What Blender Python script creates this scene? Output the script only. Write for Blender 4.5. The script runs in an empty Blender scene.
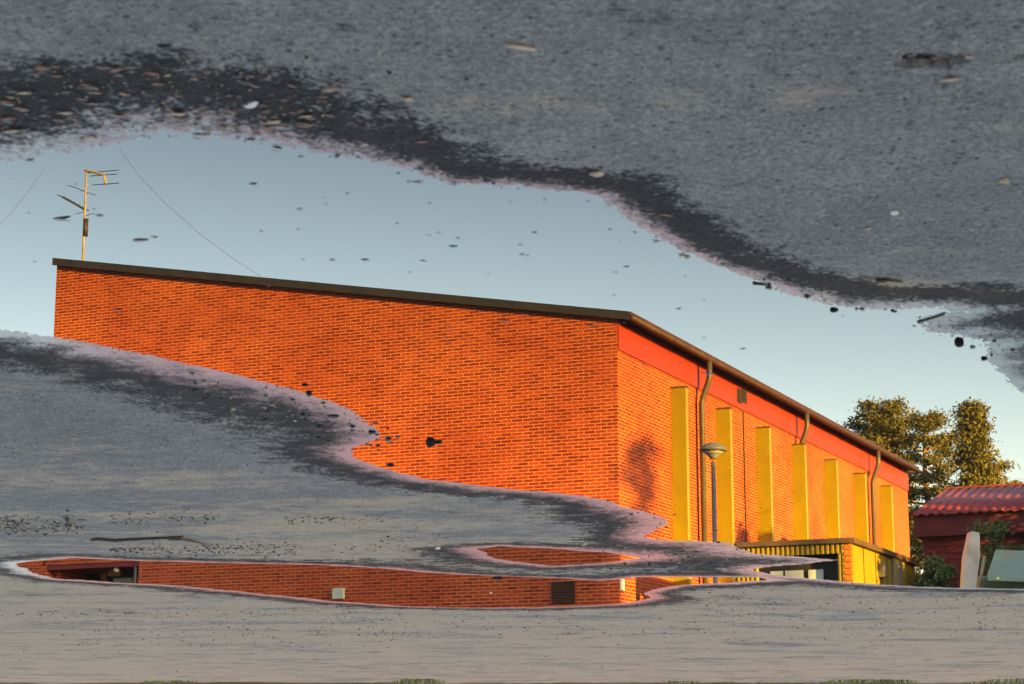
import bpy, bmesh, math, random
import numpy as np
from mathutils import Vector, Matrix

# ------------------------------------------------------------------ camera, sky, sun, exposure
S = bpy.context.scene
C = S.collection
R = math.radians
PI = math.pi
CAM_H = 1.10                      # metres above the wet asphalt
DIP = math.atan(0.206)            # camera looks down by this much
LENS = 70.0
FPX = LENS / 36.0 * 1024.0
cam = bpy.data.cameras.new('camera')
cam.lens = LENS; cam.sensor_width = 36.0; cam.sensor_fit = 'HORIZONTAL'
cam.clip_start = 0.05; cam.clip_end = 9000.0
cam.dof.use_dof = True; cam.dof.focus_distance = 30.0; cam.dof.aperture_fstop = 13.0
co = bpy.data.objects.new('camera', cam); C.objects.link(co)
# the camera is held upside down: the puddle mirror stands the building upright
co.matrix_world = Matrix.Translation((0, 0, CAM_H)) @ Matrix.Rotation(PI/2 - DIP, 4, 'X') @ Matrix.Rotation(PI, 4, 'Z')
S.camera = co

SUN_EL = 8.5
SUN_DIR = (0.661, -0.751)         # towards the sun, in (right, forward)
world = bpy.data.worlds.new('World'); S.world = world
world.use_nodes = True
wn = world.node_tree.nodes; wl = world.node_tree.links
bg = wn['Background']
sky = wn.new('ShaderNodeTexSky'); sky.sky_type = 'NISHITA'; sky.sun_disc = False
sky.sun_elevation = R(SUN_EL)
sky.sun_rotation = math.atan2(-SUN_DIR[0], SUN_DIR[1])
sky.air_density = 1.0; sky.dust_density = 1.6; sky.ozone_density = 1.1
wl.new(sky.outputs['Color'], bg.inputs['Color'])
bg.inputs['Strength'].default_value = 0.13
sl = bpy.data.lights.new('sun', 'SUN'); sl.energy = 5.0; sl.angle = R(0.5); sl.color = (1.0, 0.65, 0.09)
so = bpy.data.objects.new('sun', sl); C.objects.link(so)
sv = Vector((-SUN_DIR[0]*math.cos(R(SUN_EL)), SUN_DIR[1]*math.cos(R(SUN_EL)), math.sin(R(SUN_EL))))
so.rotation_euler = sv.to_track_quat('Z', 'Y').to_euler()
S.view_settings.view_transform = 'Standard'
S.view_settings.look = 'None'
S.view_settings.gamma = 1.0
S.view_settings.use_curve_mapping = False
S.view_settings.exposure = 2.53
S.view_settings.use_white_balance = True
S.view_settings.white_balance_temperature = 7500.0
S.view_settings.white_balance_tint = 15.0
S.render.engine = 'CYCLES'

rng = random.Random(7)
nrng = np.random.RandomState(11)

# ------------------------------------------------------------------ coordinates: (r right in the picture, f forward, u up)
def W(r, f, u=0.0): return Vector((-r, f, u))
CD, SD = math.cos(DIP), math.sin(DIP)
def ground(x, y):                 # where the sight line of a pixel meets the ground
    dx, dy = (x - 512)/FPX, (y - 342)/FPX
    t = CAM_H / (SD - dy*CD)
    return dx*t, (CD + dy*SD)*t
def mirrored(x, y, f):            # point at distance f seen in the water at a pixel
    dx, dy = (x - 512)/FPX, (y - 342)/FPX
    t = f/(CD + dy*SD)
    return dx*t, f, -CAM_H + t*(SD - dy*CD)

# ------------------------------------------------------------------ object helpers
def tag(o, label=None, cat=None, group=None, kind=None):
    if label: o['label'] = label
    if cat: o['category'] = cat
    if group: o['group'] = group
    if kind: o['kind'] = kind
    return o
def empty(name, loc, label, cat, group=None):
    o = bpy.data.objects.new(name, None); C.objects.link(o); o.location = loc
    o.empty_display_size = 0.1
    return tag(o, label, cat, group)
class MB:                         # collects faces in world coordinates, builds ONE mesh object
    def __init__(s): s.v = []; s.f = []; s.uv = []
    def face(s, pts, uv=None):
        b = len(s.v); s.v += [tuple(p) for p in pts]; s.f.append(tuple(range(b, b+len(pts))))
        s.uv.append(uv or [(0.0, 0.0)]*len(pts)); return s
    def hexa(s, lo, hi, uvf=None):  # lo, hi: rings of points
        n = len(lo)
        fs = [list(reversed(lo)), list(hi)] + [[lo[i], lo[(i+1) % n], hi[(i+1) % n], hi[i]] for i in range(n)]
        for q in fs: s.face(q, [uvf(p, q) for p in q] if uvf else None)
        return s
    def tube(s, pts, rads, n=8, cap=True):
        pts = [Vector(p) for p in pts]
        if not hasattr(rads, '__len__'): rads = [rads]*len(pts)
        rings = []
        ref = None
        for i, p in enumerate(pts):
            d = (pts[min(i+1, len(pts)-1)] - pts[max(i-1, 0)]).normalized()
            if ref is None: ref = Vector((0, 0, 1)) if abs(d.z) < 0.9 else Vector((1, 0, 0))
            a = d.cross(ref).normalized(); b = d.cross(a)
            ref = -(d.cross(a)).cross(Vector((0,0,0))) if False else ref
            rings.append([p + rads[i]*(a*math.cos(2*PI*k/n) + b*math.sin(2*PI*k/n)) for k in range(n)])
        base = len(s.v)
        for rg in rings: s.v += [tuple(q) for q in rg]
        for i in range(len(pts)-1):
            for k in range(n):
                s.f.append((base+i*n+k, base+i*n+(k+1) % n, base+(i+1)*n+(k+1) % n, base+(i+1)*n+k)); s.uv.append([(0, 0)]*4)
        if cap:
            s.f.append(tuple(base+k for k in reversed(range(n)))); s.uv.append([(0, 0)]*n)
            s.f.append(tuple(base+(len(pts)-1)*n+k for k in range(n))); s.uv.append([(0, 0)]*n)
        return s
    def lathe(s, base, prof, n=20):   # prof: (radius, height)
        b0 = len(s.v)
        for (rad, h) in prof:
            s.v += [(base[0]+rad*math.cos(2*PI*k/n), base[1]+rad*math.sin(2*PI*k/n), base[2]+h) for k in range(n)]
        for i in range(len(prof)-1):
            for k in range(n):
                s.f.append((b0+i*n+k, b0+i*n+(k+1) % n, b0+(i+1)*n+(k+1) % n, b0+(i+1)*n+k)); s.uv.append([(0, 0)]*4)
        s.f.append(tuple(b0+k for k in reversed(range(n)))); s.uv.append([(0, 0)]*n)
        s.f.append(tuple(b0+(len(prof)-1)*n+k for k in range(n))); s.uv.append([(0, 0)]*n)
        return s
    def build(s, name, mat, parent=None, smooth=False, weld=True, bevel=0):
        off = Vector(parent_world(parent)) if parent else Vector((0, 0, 0))
        me = bpy.data.meshes.new(name)
        me.from_pydata([tuple(Vector(p) - off) for p in s.v], [], s.f)
        ul = me.uv_layers.new(name='UVMap')
        flat = [c for fu in s.uv for uvc in fu for c in uvc]
        if len(flat) == len(ul.data)*2: ul.data.foreach_set('uv', flat)
        if weld:
            bm = bmesh.new(); bm.from_mesh(me)
            bmesh.ops.remove_doubles(bm, verts=bm.verts, dist=1e-5)
            bmesh.ops.recalc_face_normals(bm, faces=bm.faces)
            bm.to_mesh(me); bm.free()
        if smooth: me.polygons.foreach_set('use_smooth', [True]*len(me.polygons))
        me.materials.append(mat)
        o = bpy.data.objects.new(name, me); C.objects.link(o)
        if parent: o.parent = parent
        if bevel:
            m = o.modifiers.new('bevel', 'BEVEL'); m.width = bevel; m.segments = 2; m.limit_method = 'ANGLE'
        return o
def parent_world(p):
    v = Vector((0, 0, 0))
    while p: v += Vector(p.location); p = p.parent
    return v

# ------------------------------------------------------------------ materials
def newmat(name):
    m = bpy.data.materials.new(name); m.use_nodes = True
    return m, m.node_tree.nodes, m.node_tree.links, m.node_tree.nodes['Principled BSDF']
def ramp(n, stops):
    r = n.new('ShaderNodeValToRGB')
    e = r.color_ramp.elements
    e[0].position, e[0].color = stops[0][0], (*stops[0][1], 1)
    e[1].position, e[1].color = stops[-1][0], (*stops[-1][1], 1)
    for p, c in stops[1:-1]:
        q = e.new(p); q.color = (*c, 1)
    return r
def noise(n, l, coord, scale, detail=4, rough=0.55):
    t = n.new('ShaderNodeTexNoise'); t.inputs['Scale'].default_value = scale
    t.inputs['Detail'].default_value = detail; t.inputs['Roughness'].default_value = rough
    l.new(coord, t.inputs['Vector']); return t
def mix(n, l, fac, a, b, blend='MIX'):
    m = n.new('ShaderNodeMix'); m.data_type = 'RGBA'; m.blend_type = blend
    for s, v in ((m.inputs[0], fac), (m.inputs[6], a), (m.inputs[7], b)):
        if isinstance(v, (int, float)): s.default_value = v
        elif isinstance(v, tuple): s.default_value = (*v, 1)
        else: l.new(v, s)
    return m.outputs[2]
def mth(n, l, op, a, b=0.0, clamp=False):
    m = n.new('ShaderNodeMath'); m.operation = op; m.use_clamp = clamp
    for s, v in zip(m.inputs, (a, b)):
        if isinstance(v, (int, float)): s.default_value = v
        else: l.new(v, s)
    return m.outputs[0]
def smooth(n, l, v, lo, hi, a=0.0, b=1.0):
    m = n.new('ShaderNodeMapRange'); m.interpolation_type = 'SMOOTHSTEP'
    l.new(v, m.inputs[0])
    for i, q in enumerate((lo, hi, a, b)): m.inputs[i+1].default_value = q
    return m.outputs[0]
def plain(name, col, rough=0.6, var=0.25, scale=3.0, metal=0.0, dirt=None, bump=0.0, spec=0.4):
    m, n, l, p = newmat(name)
    tc = n.new('ShaderNodeTexCoord')
    t = noise(n, l, tc.outputs['Object'], scale, 6)
    dk = tuple(c*(1-var) for c in col); lt = tuple(min(1, c*(1+var)) for c in col)
    r = ramp(n, [(0.3, dk), (0.7, lt)]); l.new(t.outputs[0], r.inputs[0])
    out = r.outputs[0]
    if dirt:
        t2 = noise(n, l, tc.outputs['Object'], scale*0.6, 8, 0.7)
        out = mix(n, l, smooth(n, l, t2.outputs[0], 0.52, 0.68), out, dirt)
    l.new(out, p.inputs['Base Color'])
    p.inputs['Roughness'].default_value = rough; p.inputs['Metallic'].default_value = metal
    p.inputs['Specular IOR Level'].default_value = spec
    if bump:
        b = n.new('ShaderNodeBump'); b.inputs['Strength'].default_value = bump; b.inputs['Distance'].default_value = 0.01
        t3 = noise(n, l, tc.outputs['Object'], scale*8, 4); l.new(t3.outputs[0], b.inputs['Height']); l.new(b.outputs[0], p.inputs['Normal'])
    return m
def brick_material(name):
    m, n, l, p = newmat(name)
    uv = n.new('ShaderNodeUVMap'); uv.uv_map = 'UVMap'
    b = n.new('ShaderNodeTexBrick')
    b.inputs['Scale'].default_value = 1.0
    b.inputs['Brick Width'].default_value = 0.26; b.inputs['Row Height'].default_value = 0.0735
    b.inputs['Mortar Size'].default_value = 0.0115; b.inputs['Mortar Smooth'].default_value = 0.1
    b.inputs['Bias'].default_value = -0.1
    b.inputs['Color1'].default_value = (0.40, 0.052, 0.020, 1); b.inputs['Color2'].default_value = (0.17, 0.012, 0.010, 1)
    b.inputs['Mortar'].default_value = (0.56, 0.18, 0.06, 1)
    l.new(uv.outputs[0], b.inputs['Vector'])
    t = noise(n, l, uv.outputs[0], 0.32, 9, 0.72)
    big = ramp(n, [(0.28, (0.70, 0.48, 0.52)), (0.5, (0.98, 0.95, 0.95)), (0.72, (1.18, 1.40, 1.3))]); l.new(t.outputs[0], big.inputs[0])
    c = mix(n, l, 1.0, b.outputs['Color'], big.outputs[0], 'MULTIPLY')
    t2 = noise(n, l, uv.outputs[0], 30, 3)
    fine = ramp(n, [(0.3, (0.85, 0.85, 0.85)), (0.7, (1.12, 1.12, 1.12))]); l.new(t2.outputs[0], fine.inputs[0])
    c = mix(n, l, 1.0, c, fine.outputs[0], 'MULTIPLY')
    # pale bloom of salts in a few patches
    t3 = noise(n, l, uv.outputs[0], 0.9, 7, 0.7)
    c = mix(n, l, smooth(n, l, t3.outputs[0], 0.62, 0.80, 0, 0.35), c, (0.55, 0.33, 0.2))
    l.new(c, p.inputs['Base Color']); p.inputs['Roughness'].default_value = 0.85
    p.inputs['Specular IOR Level'].default_value = 0.25
    bp = n.new('ShaderNodeBump'); bp.inputs['Strength'].default_value = 0.25; bp.inputs['Distance'].default_value = 0.004
    inv = mth(n, l, 'SUBTRACT', 1.0, b.outputs['Fac']); l.new(inv, bp.inputs['Height']); l.new(bp.outputs[0], p.inputs['Normal'])
    return m
M_brick = brick_material('red_brick')
M_roof = plain('dark_roof_sheet', (0.030, 0.025, 0.025), 0.55, 0.3, 4)
M_rust = plain('rusty_roof_edge', (0.065, 0.026, 0.020), 0.6, 0.5, 6)
M_frieze = plain('red_frieze_paint', (0.36, 0.034, 0.006), 0.5, 0.12, 2)
M_fin = plain('ochre_yellow_sheet', (0.25, 0.20, 0.008), 0.5, 0.10, 2)
M_fincap = plain('brown_flashing', (0.10, 0.06, 0.035), 0.5, 0.2, 5)
M_pipe = plain('grey_brown_pipe', (0.065, 0.05, 0.038), 0.45, 0.2, 5, spec=0.5)
M_dark = plain('dark_void', (0.02, 0.017, 0.016), 0.7, 0.3, 5)
M_glass = plain('dark_glass', (0.03, 0.035, 0.04), 0.08, 0.2, 2, spec=0.6)
M_wood = plain('ochre_wood', (0.34, 0.20, 0.09), 0.55, 0.2, 4)
M_white = plain('weathered_white', (0.62, 0.65, 0.64), 0.6, 0.08, 3, dirt=(0.45, 0.44, 0.40))
M_greenbox = plain('pale_green_paint', (0.42, 0.50, 0.42), 0.5, 0.1, 3, dirt=(0.33, 0.34, 0.27))
M_yellow = plain('yellow_sheet', (0.28, 0.195, 0.015), 0.5, 0.12, 2)
M_rustrib = plain('orange_brick_edge', (0.42, 0.13, 0.015), 0.6, 0.3, 9)
M_grey = plain('grey_metal', (0.11, 0.11, 0.105), 0.45, 0.2, 4, spec=0.5)
M_lampgrey = plain('lamp_grey', (0.15, 0.145, 0.135), 0.5, 0.2, 4)
M_opal = plain('lamp_opal', (0.36, 0.35, 0.31), 0.4, 0.08, 4)
M_maroon = plain('maroon_boards', (0.16, 0.022, 0.022), 0.65, 0.2, 3)
M_barnroof = plain('red_corrugated_sheet', (0.26, 0.045, 0.048), 0.5, 0.12, 2)
M_green = plain('green_container_paint', (0.30, 0.42, 0.31), 0.5, 0.1, 2, dirt=(0.36, 0.30, 0.18))
M_antenna = plain('antenna_metal', (0.45, 0.34, 0.20), 0.4, 0.3, 8, spec=0.5)
M_antdark = plain('antenna_plastic', (0.06, 0.04, 0.03), 0.5, 0.2, 8)
M_cable = plain('cable_rubber', (0.05, 0.045, 0.045), 0.5, 0.1, 8)
M_plaster = plain('grey_plaster', (0.42, 0.40, 0.37), 0.8, 0.1, 1)
M_bark = plain('pine_bark', (0.24, 0.13, 0.07), 0.9, 0.4, 6, bump=0.6)
M_needles = plain('pine_needles', (0.115, 0.10, 0.02), 0.7, 0.55, 0.8)
M_leaves = plain('green_leaves', (0.10, 0.17, 0.045), 0.6, 0.45, 2.5)
M_grass = plain('grass_blade', (0.09, 0.125, 0.03), 0.7, 0.5, 1.2)
M_spebble = plain('grey_stone', (0.16, 0.155, 0.15), 0.6, 0.4, 90, bump=0.3)
M_dpebble = plain('wet_dark_stone', (0.022, 0.020, 0.020), 0.6, 0.4, 90, bump=0.3, spec=0.15)
M_wpebble = plain('white_stone', (0.66, 0.65, 0.62), 0.6, 0.1, 60)
M_tan = plain('tan_stone', (0.42, 0.32, 0.22), 0.7, 0.25, 80, bump=0.3)
M_bleaf = plain('brown_dead_leaf', (0.22, 0.085, 0.04), 0.6, 0.6, 60)
M_tleaf = plain('tan_dead_leaf', (0.40, 0.27, 0.15), 0.6, 0.35, 60)
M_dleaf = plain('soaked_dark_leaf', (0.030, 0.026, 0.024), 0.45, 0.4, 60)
M_twig = plain('twig_bark', (0.11, 0.075, 0.05), 0.8, 0.4, 40, bump=0.4)
M_straw = plain('dry_straw', (0.55, 0.47, 0.35), 0.6, 0.2, 60)

# ------------------------------------------------------------------ puddle outlines on the ground (traced, then laid on the ground in metres)
P_MAIN = [(-260,190),(-120,176),(0,163),(40,153),(80,150),(120,140),(160,130),(200,131),(240,138),(290,146),(340,155),(390,165),(430,178),
 (450,184),(510,186),(560,190),(597,195),(620,212),(650,231),(680,248),(710,261),(740,273),(770,286),(800,297),(830,304),(870,309),
 (938,308),(948,311),(914,319),(925,332),(960,336),(985,342),(988,358),(1008,384),(1024,394),(1080,425),(1160,470),(1230,520),(1240,570),(1150,592),
 (1024,589),(960,588),(915,587),(880,584),(850,582),(820,579),(790,577),(762,574),(752,570),(775,566),(815,563),(844,560),
 (800,556),(750,553),(738,547),(730,542),(672,541),(645,537),(668,524),(664,517),(640,509),(606,499),(560,493),(500,488),(430,479),(385,467),
 (352,456),(352,449),(380,439),(372,421),(350,407),(300,391),(250,379),(200,366),(150,354),(100,345),(57,338),(0,329),(-120,325),(-260,330)]
P_SMALL = [(468,549),(500,547),(560,549),(610,553),(645,558),(600,563),(550,565.5),(520,562),(490,556)]
P_LONG = [(14,563),(40,560.5),(75,557.5),(140,561),(250,563),(330,565.5),(370,568),(420,572),(470,575),(540,578),(600,580.5),(640,577.5),(690,577.5),
 (760,577),(772,580),(720,583.5),(682,585),(662,588),(640,593),(650,598),(620,604),(590,606),(540,607.5),(450,607.5),(400,606),(340,601.5),(280,596),
 (200,588),(140,583.5),(100,581),(60,578.5),(30,573),(14,567)]
POLYS = [np.array([ground(x, y) for x, y in P]) for P in (P_MAIN, P_SMALL, P_LONG)]

def sdist(px, py, poly):          # signed distance, negative inside
    n = len(poly); d2 = np.full(px.shape, 1e9); ins = np.zeros(px.shape, bool)
    for i in range(n):
        ax, ay = poly[i]; bx, by = poly[(i+1) % n]
        ex, ey = bx-ax, by-ay
        wx, wy = px-ax, py-ay
        t = np.clip((wx*ex+wy*ey)/(ex*ex+ey*ey+1e-12), 0, 1)
        d2 = np.minimum(d2, (wx-ex*t)**2+(wy-ey*t)**2)
        c = (ay > py) != (by > py)
        xx = ax + (py-ay)/(by-ay+1e-12)*(bx-ax)
        ins ^= c & (px < xx)
    d = np.sqrt(d2); return np.where(ins, -d, d)
def vnoise(x, y, cell, seed):     # smooth value noise in -1..1
    X = x/cell + seed*17.13; Y = y/cell + seed*5.71
    xi = np.floor(X).astype(np.int64); yi = np.floor(Y).astype(np.int64)
    fx, fy = X-xi, Y-yi
    fx = fx*fx*(3-2*fx); fy = fy*fy*(3-2*fy)
    def h(a, b):
        q = (a*374761393 + b*668265263 + seed*974711) & 0xffffffff
        q = ((q ^ (q >> 13))*1274126177) & 0xffffffff
        return ((q ^ (q >> 16)) & 0xffff)/32767.5 - 1.0
    return (h(xi, yi)*(1-fx)+h(xi+1, yi)*fx)*(1-fy) + (h(xi, yi+1)*(1-fx)+h(xi+1, yi+1)*fx)*fy
PITS = [(932, 50, 0.055, 0.035, 0.020), (342, 21, 0.022, 0.02, 0.006), (640, 6, 0.04, 0.03, 0.006), (1022, 46, 0.02, 0.02, 0.008),
        (948, 24, 0.02, 0.015, 0.005), (193, 23, 0.014, 0.02, 0.005), (600, 2, 0.03, 0.02, 0.005), (163, 42, 0.012, 0.012, 0.004)]
def height(r, f):
    z = np.full(r.shape, 0.035)
    near = (f > 2.0) & (f < 26) & (np.abs(r) < 9)
    rr, ff = r[near], f[near]
    wig = 0.04*vnoise(rr, ff, 0.35, 3) + 0.015*vnoise(rr, ff, 0.11, 4) + 0.006*vnoise(rr, ff, 0.04, 14)
    sc = np.clip((ff-3.0)/9.0, 0.25, 1.3)
    d = np.minimum.reduce([sdist(rr, ff, p) for p in POLYS]) + wig*sc
    # how steeply the shore rises: thin wet film where it is nearly level
    k = 0.012 + 0.004*vnoise(rr, ff, 0.9, 5)
    film = np.exp(-(((rr-1.15)/0.9)**2 + ((ff-10.6)/2.4)**2))          # level spit in the middle
    film2 = np.exp(-(((rr+1.6)/1.5)**2 + ((ff-5.9)/0.8)**2))          # far shore on the left
    k = k*(1-0.62*film)*(1-0.62*film2)
    leftband = np.exp(-(((rr+0.75)/0.62)**2 + ((ff-3.4)/0.45)**2))
    k = k*(1-0.55*leftband)*(1+1.2*np.clip((4.9-ff)/0.5, 0, 1))
    out = np.where(d > 0, np.minimum(k*d, 0.012) + 0.018*(1-np.exp(-np.maximum(d-0.6, 0)/1.2)), -0.03*(1-np.exp(d/0.5)))
    grain = 0.0007*vnoise(rr, ff, 0.007, 6) + 0.00025*vnoise(rr, ff, 0.016, 7) + 0.0002*vnoise(rr, ff, 0.09, 8)
    out = out + grain*np.clip(1 + d*3.0, 0.0, 1.6)*np.clip((6.2-ff)/1.8, 0.35, 1.0)
    out = out + np.clip(d-0.25, 0, 1)*0.006*vnoise(rr, ff, 0.7, 9)
    for (x, y, wr, wf, dep) in PITS:
        cr, cf = ground(x, y)
        q = ((rr-cr)/wr)**2 + ((ff-cf)/wf)**2 + 0.5*vnoise(rr, ff, 0.012, 21)
        out = out - dep*np.clip(1.15-q, 0, 1)**0.6
    z[near] = out
    far = ~near
    z[far] += 0.01*vnoise(r[far], f[far], 2.0, 12)
    fz = np.clip((f-16.5)/4, 0, 1)*np.clip((60-f)/20, 0, 1)
    z += fz*(0.010*vnoise(r*0.35, f, 0.45, 41) + 0.006*vnoise(r, f, 0.16, 42))
    z += np.clip(f-24, 0, 8)*0.004
    return z

# ------------------------------------------------------------------ ground sheet
def asphalt_material():
    m, n, l, p = newmat('asphalt')
    geo = n.new('ShaderNodeNewGeometry'); pos = geo.outputs['Position']
    sep = n.new('ShaderNodeSeparateXYZ'); l.new(pos, sep.inputs[0])
    X, Y, Z = sep.outputs
    n_big = noise(n, l, pos, 1.1, 5, 0.6)
    n_mid = noise(n, l, pos, 9, 6, 0.65)
    n_fin = noise(n, l, pos, 170, 3, 0.7)
    n_gr = noise(n, l, pos, 420, 2, 0.6)
    vor = n.new('ShaderNodeTexVoronoi'); vor.inputs['Scale'].default_value = 230; l.new(pos, vor.inputs['Vector'])
    base = ramp(n, [(0.22, (0.105, 0.101, 0.099)), (0.5, (0.235, 0.222, 0.208)), (0.78, (0.40, 0.375, 0.345))])
    n_grav = noise(n, l, pos, 70, 4, 0.75)
    v1 = mth(n, l, 'ADD', mth(n, l, 'MULTIPLY', n_fin.outputs[0], 0.45), mth(n, l, 'MULTIPLY', mth(n, l, 'SUBTRACT', n_grav.outputs[0], 0.5), 1.0)); v2 = mth(n, l, 'MULTIPLY', n_mid.outputs[0], 0.35)
    v3 = mth(n, l, 'MULTIPLY', n_gr.outputs[0], 0.25)
    s = mth(n, l, 'ADD', mth(n, l, 'ADD', v1, v2), v3)
    s = mth(n, l, 'SUBTRACT', s, 0.03)
    l.new(s, base.inputs[0])
    col = base.outputs[0]
    # single pale and rusty aggregate grains
    sp = n.new('ShaderNodeSeparateColor'); l.new(vor.outputs['Color'], sp.inputs[0])
    pale = smooth(n, l, sp.outputs[0], 0.90, 0.95, 0, 0.45)
    col = mix(n, l, pale, col, (0.34, 0.31, 0.28))
    rusty = smooth(n, l, sp.outputs[1], 0.93, 0.96, 0, 0.35)
    col = mix(n, l, rusty, col, (0.16, 0.09, 0.06))
    darkg = smooth(n, l, sp.outputs[2], 0.86, 0.92, 0, 0.5)
    col = mix(n, l, darkg, col, (0.03, 0.03, 0.032))
    vor2 = n.new('ShaderNodeTexVoronoi'); vor2.inputs['Scale'].default_value = 60; l.new(pos, vor2.inputs['Vector'])
    sp2 = n.new('ShaderNodeSeparateColor'); l.new(vor2.outputs['Color'], sp2.inputs[0])
    blob = smooth(n, l, vor2.outputs['Distance'], 0.25, 0.5, 1, 0)
    dk2 = mth(n, l, 'MULTIPLY', blob, smooth(n, l, sp2.outputs[0], 0.90, 0.93, 0, 0.75))
    pl2 = mth(n, l, 'MULTIPLY', blob, smooth(n, l, sp2.outputs[1], 0.91, 0.94, 0, 0.6))
    big = ramp(n, [(0.3, (0.84, 0.84, 0.85)), (0.7, (1.14, 1.13, 1.11))]); l.new(n_big.outputs[0], big.inputs[0])
    col = mix(n, l, 1.0, col, big.outputs[0], 'MULTIPLY')
    # sand and dust: tyre-dragged streaks, more of it further out
    sc = n.new('ShaderNodeMapping'); sc.inputs['Scale'].default_value = (0.40, 0.9, 1); l.new(pos, sc.inputs['Vector'])
    n_st = noise(n, l, sc.outputs[0], 1.6, 8, 0.66)
    fary = smooth(n, l, Y, 4.5, 14.0, -0.07, 0.15)
    dust = mth(n, l, 'ADD', n_st.outputs[0], fary)
    dust = mth(n, l, 'ADD', dust, mth(n, l, 'MULTIPLY', mth(n, l, 'SUBTRACT', n_mid.outputs[0], 0.5), 0.35))
    dustf = smooth(n, l, dust, 0.47, 0.66, 0, 0.9)
    sand = ramp(n, [(0.28, (0.19, 0.15, 0.115)), (0.5, (0.44, 0.335, 0.24)), (0.72, (0.60, 0.47, 0.35))]); l.new(mth(n, l, 'ADD', mth(n, l, 'MULTIPLY', n_fin.outputs[0], 0.5), mth(n, l, 'MULTIPLY', n_grav.outputs[0], 0.5)), sand.inputs[0])
    col = mix(n, l, dustf, col, sand.outputs[0])
    # dark crumbs and soil lines in the sand
    sc2 = n.new('ShaderNodeMapping'); sc2.inputs['Scale'].default_value = (0.85, 1.0, 1); l.new(pos, sc2.inputs['Vector'])
    n_cr = noise(n, l, sc2.outputs[0], 1.7, 13, 0.82)
    crumb = smooth(n, l, n_cr.outputs[0], 0.53, 0.66, 0, 1)
    crumb = mth(n, l, 'MULTIPLY', crumb, smooth(n, l, Y, 6.0, 13.0, 0.10, 0.75))
    col = mix(n, l, crumb, col, (0.065, 0.050, 0.040))
    col = mix(n, l, dk2, col, (0.045, 0.042, 0.042)); col = mix(n, l, pl2, col, (0.40, 0.36, 0.31))
    # grass verge soil
    verge = smooth(n, l, mth(n, l, 'ADD', Y, mth(n, l, 'MULTIPLY', n_big.outputs[0], 2.0)), 31.4, 32.2)
    col = mix(n, l, verge, col, (0.075, 0.075, 0.03))
    # wetness from the height above the water level (z = 0)
    zz = mth(n, l, 'ADD', Z, mth(n, l, 'MULTIPLY', mth(n, l, 'SUBTRACT', n_mid.outputs[0], 0.5), -0.0026))
    zz = mth(n, l, 'ADD', zz, mth(n, l, 'MULTIPLY', mth(n, l, 'SUBTRACT', n_fin.outputs[0], 0.5), -0.0014))
    rag = mth(n, l, 'ADD', mth(n, l, 'MULTIPLY', mth(n, l, 'SUBTRACT', n_mid.outputs[0], 0.5), 0.010), mth(n, l, 'MULTIPLY', mth(n, l, 'SUBTRACT', n_grav.outputs[0], 0.5), 0.006))
    rag = mth(n, l, 'ADD', rag, smooth(n, l, Y, 4.7, 5.6, 0.0, 0.0017))     # the far bank drains and dries sooner
    wet = smooth(n, l, mth(n, l, 'ADD', zz, rag), 0.0042, 0.0062, 1, 0)
    film = smooth(n, l, zz, 0.0002, 0.0019, 1, 0)
    wcol = mix(n, l, 1.0, col, (0.14, 0.143, 0.155), 'MULTIPLY')
    col = mix(n, l, wet, col, wcol)
    l.new(col, p.inputs['Base Color'])
    ro = mth(n, l, 'SUBTRACT', 0.92, mth(n, l, 'MULTIPLY', wet, 0.10))
    ro = mth(n, l, 'SUBTRACT', ro, mth(n, l, 'MULTIPLY', film, 0.42))
    l.new(ro, p.inputs['Roughness'])
    spc = mth(n, l, 'ADD', 0.12, mth(n, l, 'MULTIPLY', wet, 0.02)); spc = mth(n, l, 'ADD', spc, mth(n, l, 'MULTIPLY', film, 0.38)); l.new(spc, p.inputs['Specular IOR Level'])
    p.inputs['IOR'].default_value = 1.4
    l.new(mth(n, l, 'MULTIPLY', film, 0.5), p.inputs['Coat Weight']); p.inputs['Coat Roughness'].default_value = 0.30; p.inputs['Coat IOR'].default_value = 1.33
    b = n.new('ShaderNodeBump'); b.inputs['Distance'].default_value = 0.004
    st = mth(n, l, 'SUBTRACT', 0.9, mth(n, l, 'MULTIPLY', film, 0.82)); l.new(st, b.inputs['Strength'])
    hsum = mth(n, l, 'ADD', n_fin.outputs[0], mth(n, l, 'MULTIPLY', vor.outputs['Distance'], 0.8))
    l.new(hsum, b.inputs['Height']); l.new(b.outputs[0], p.inputs['Normal'])
    return m
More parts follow.
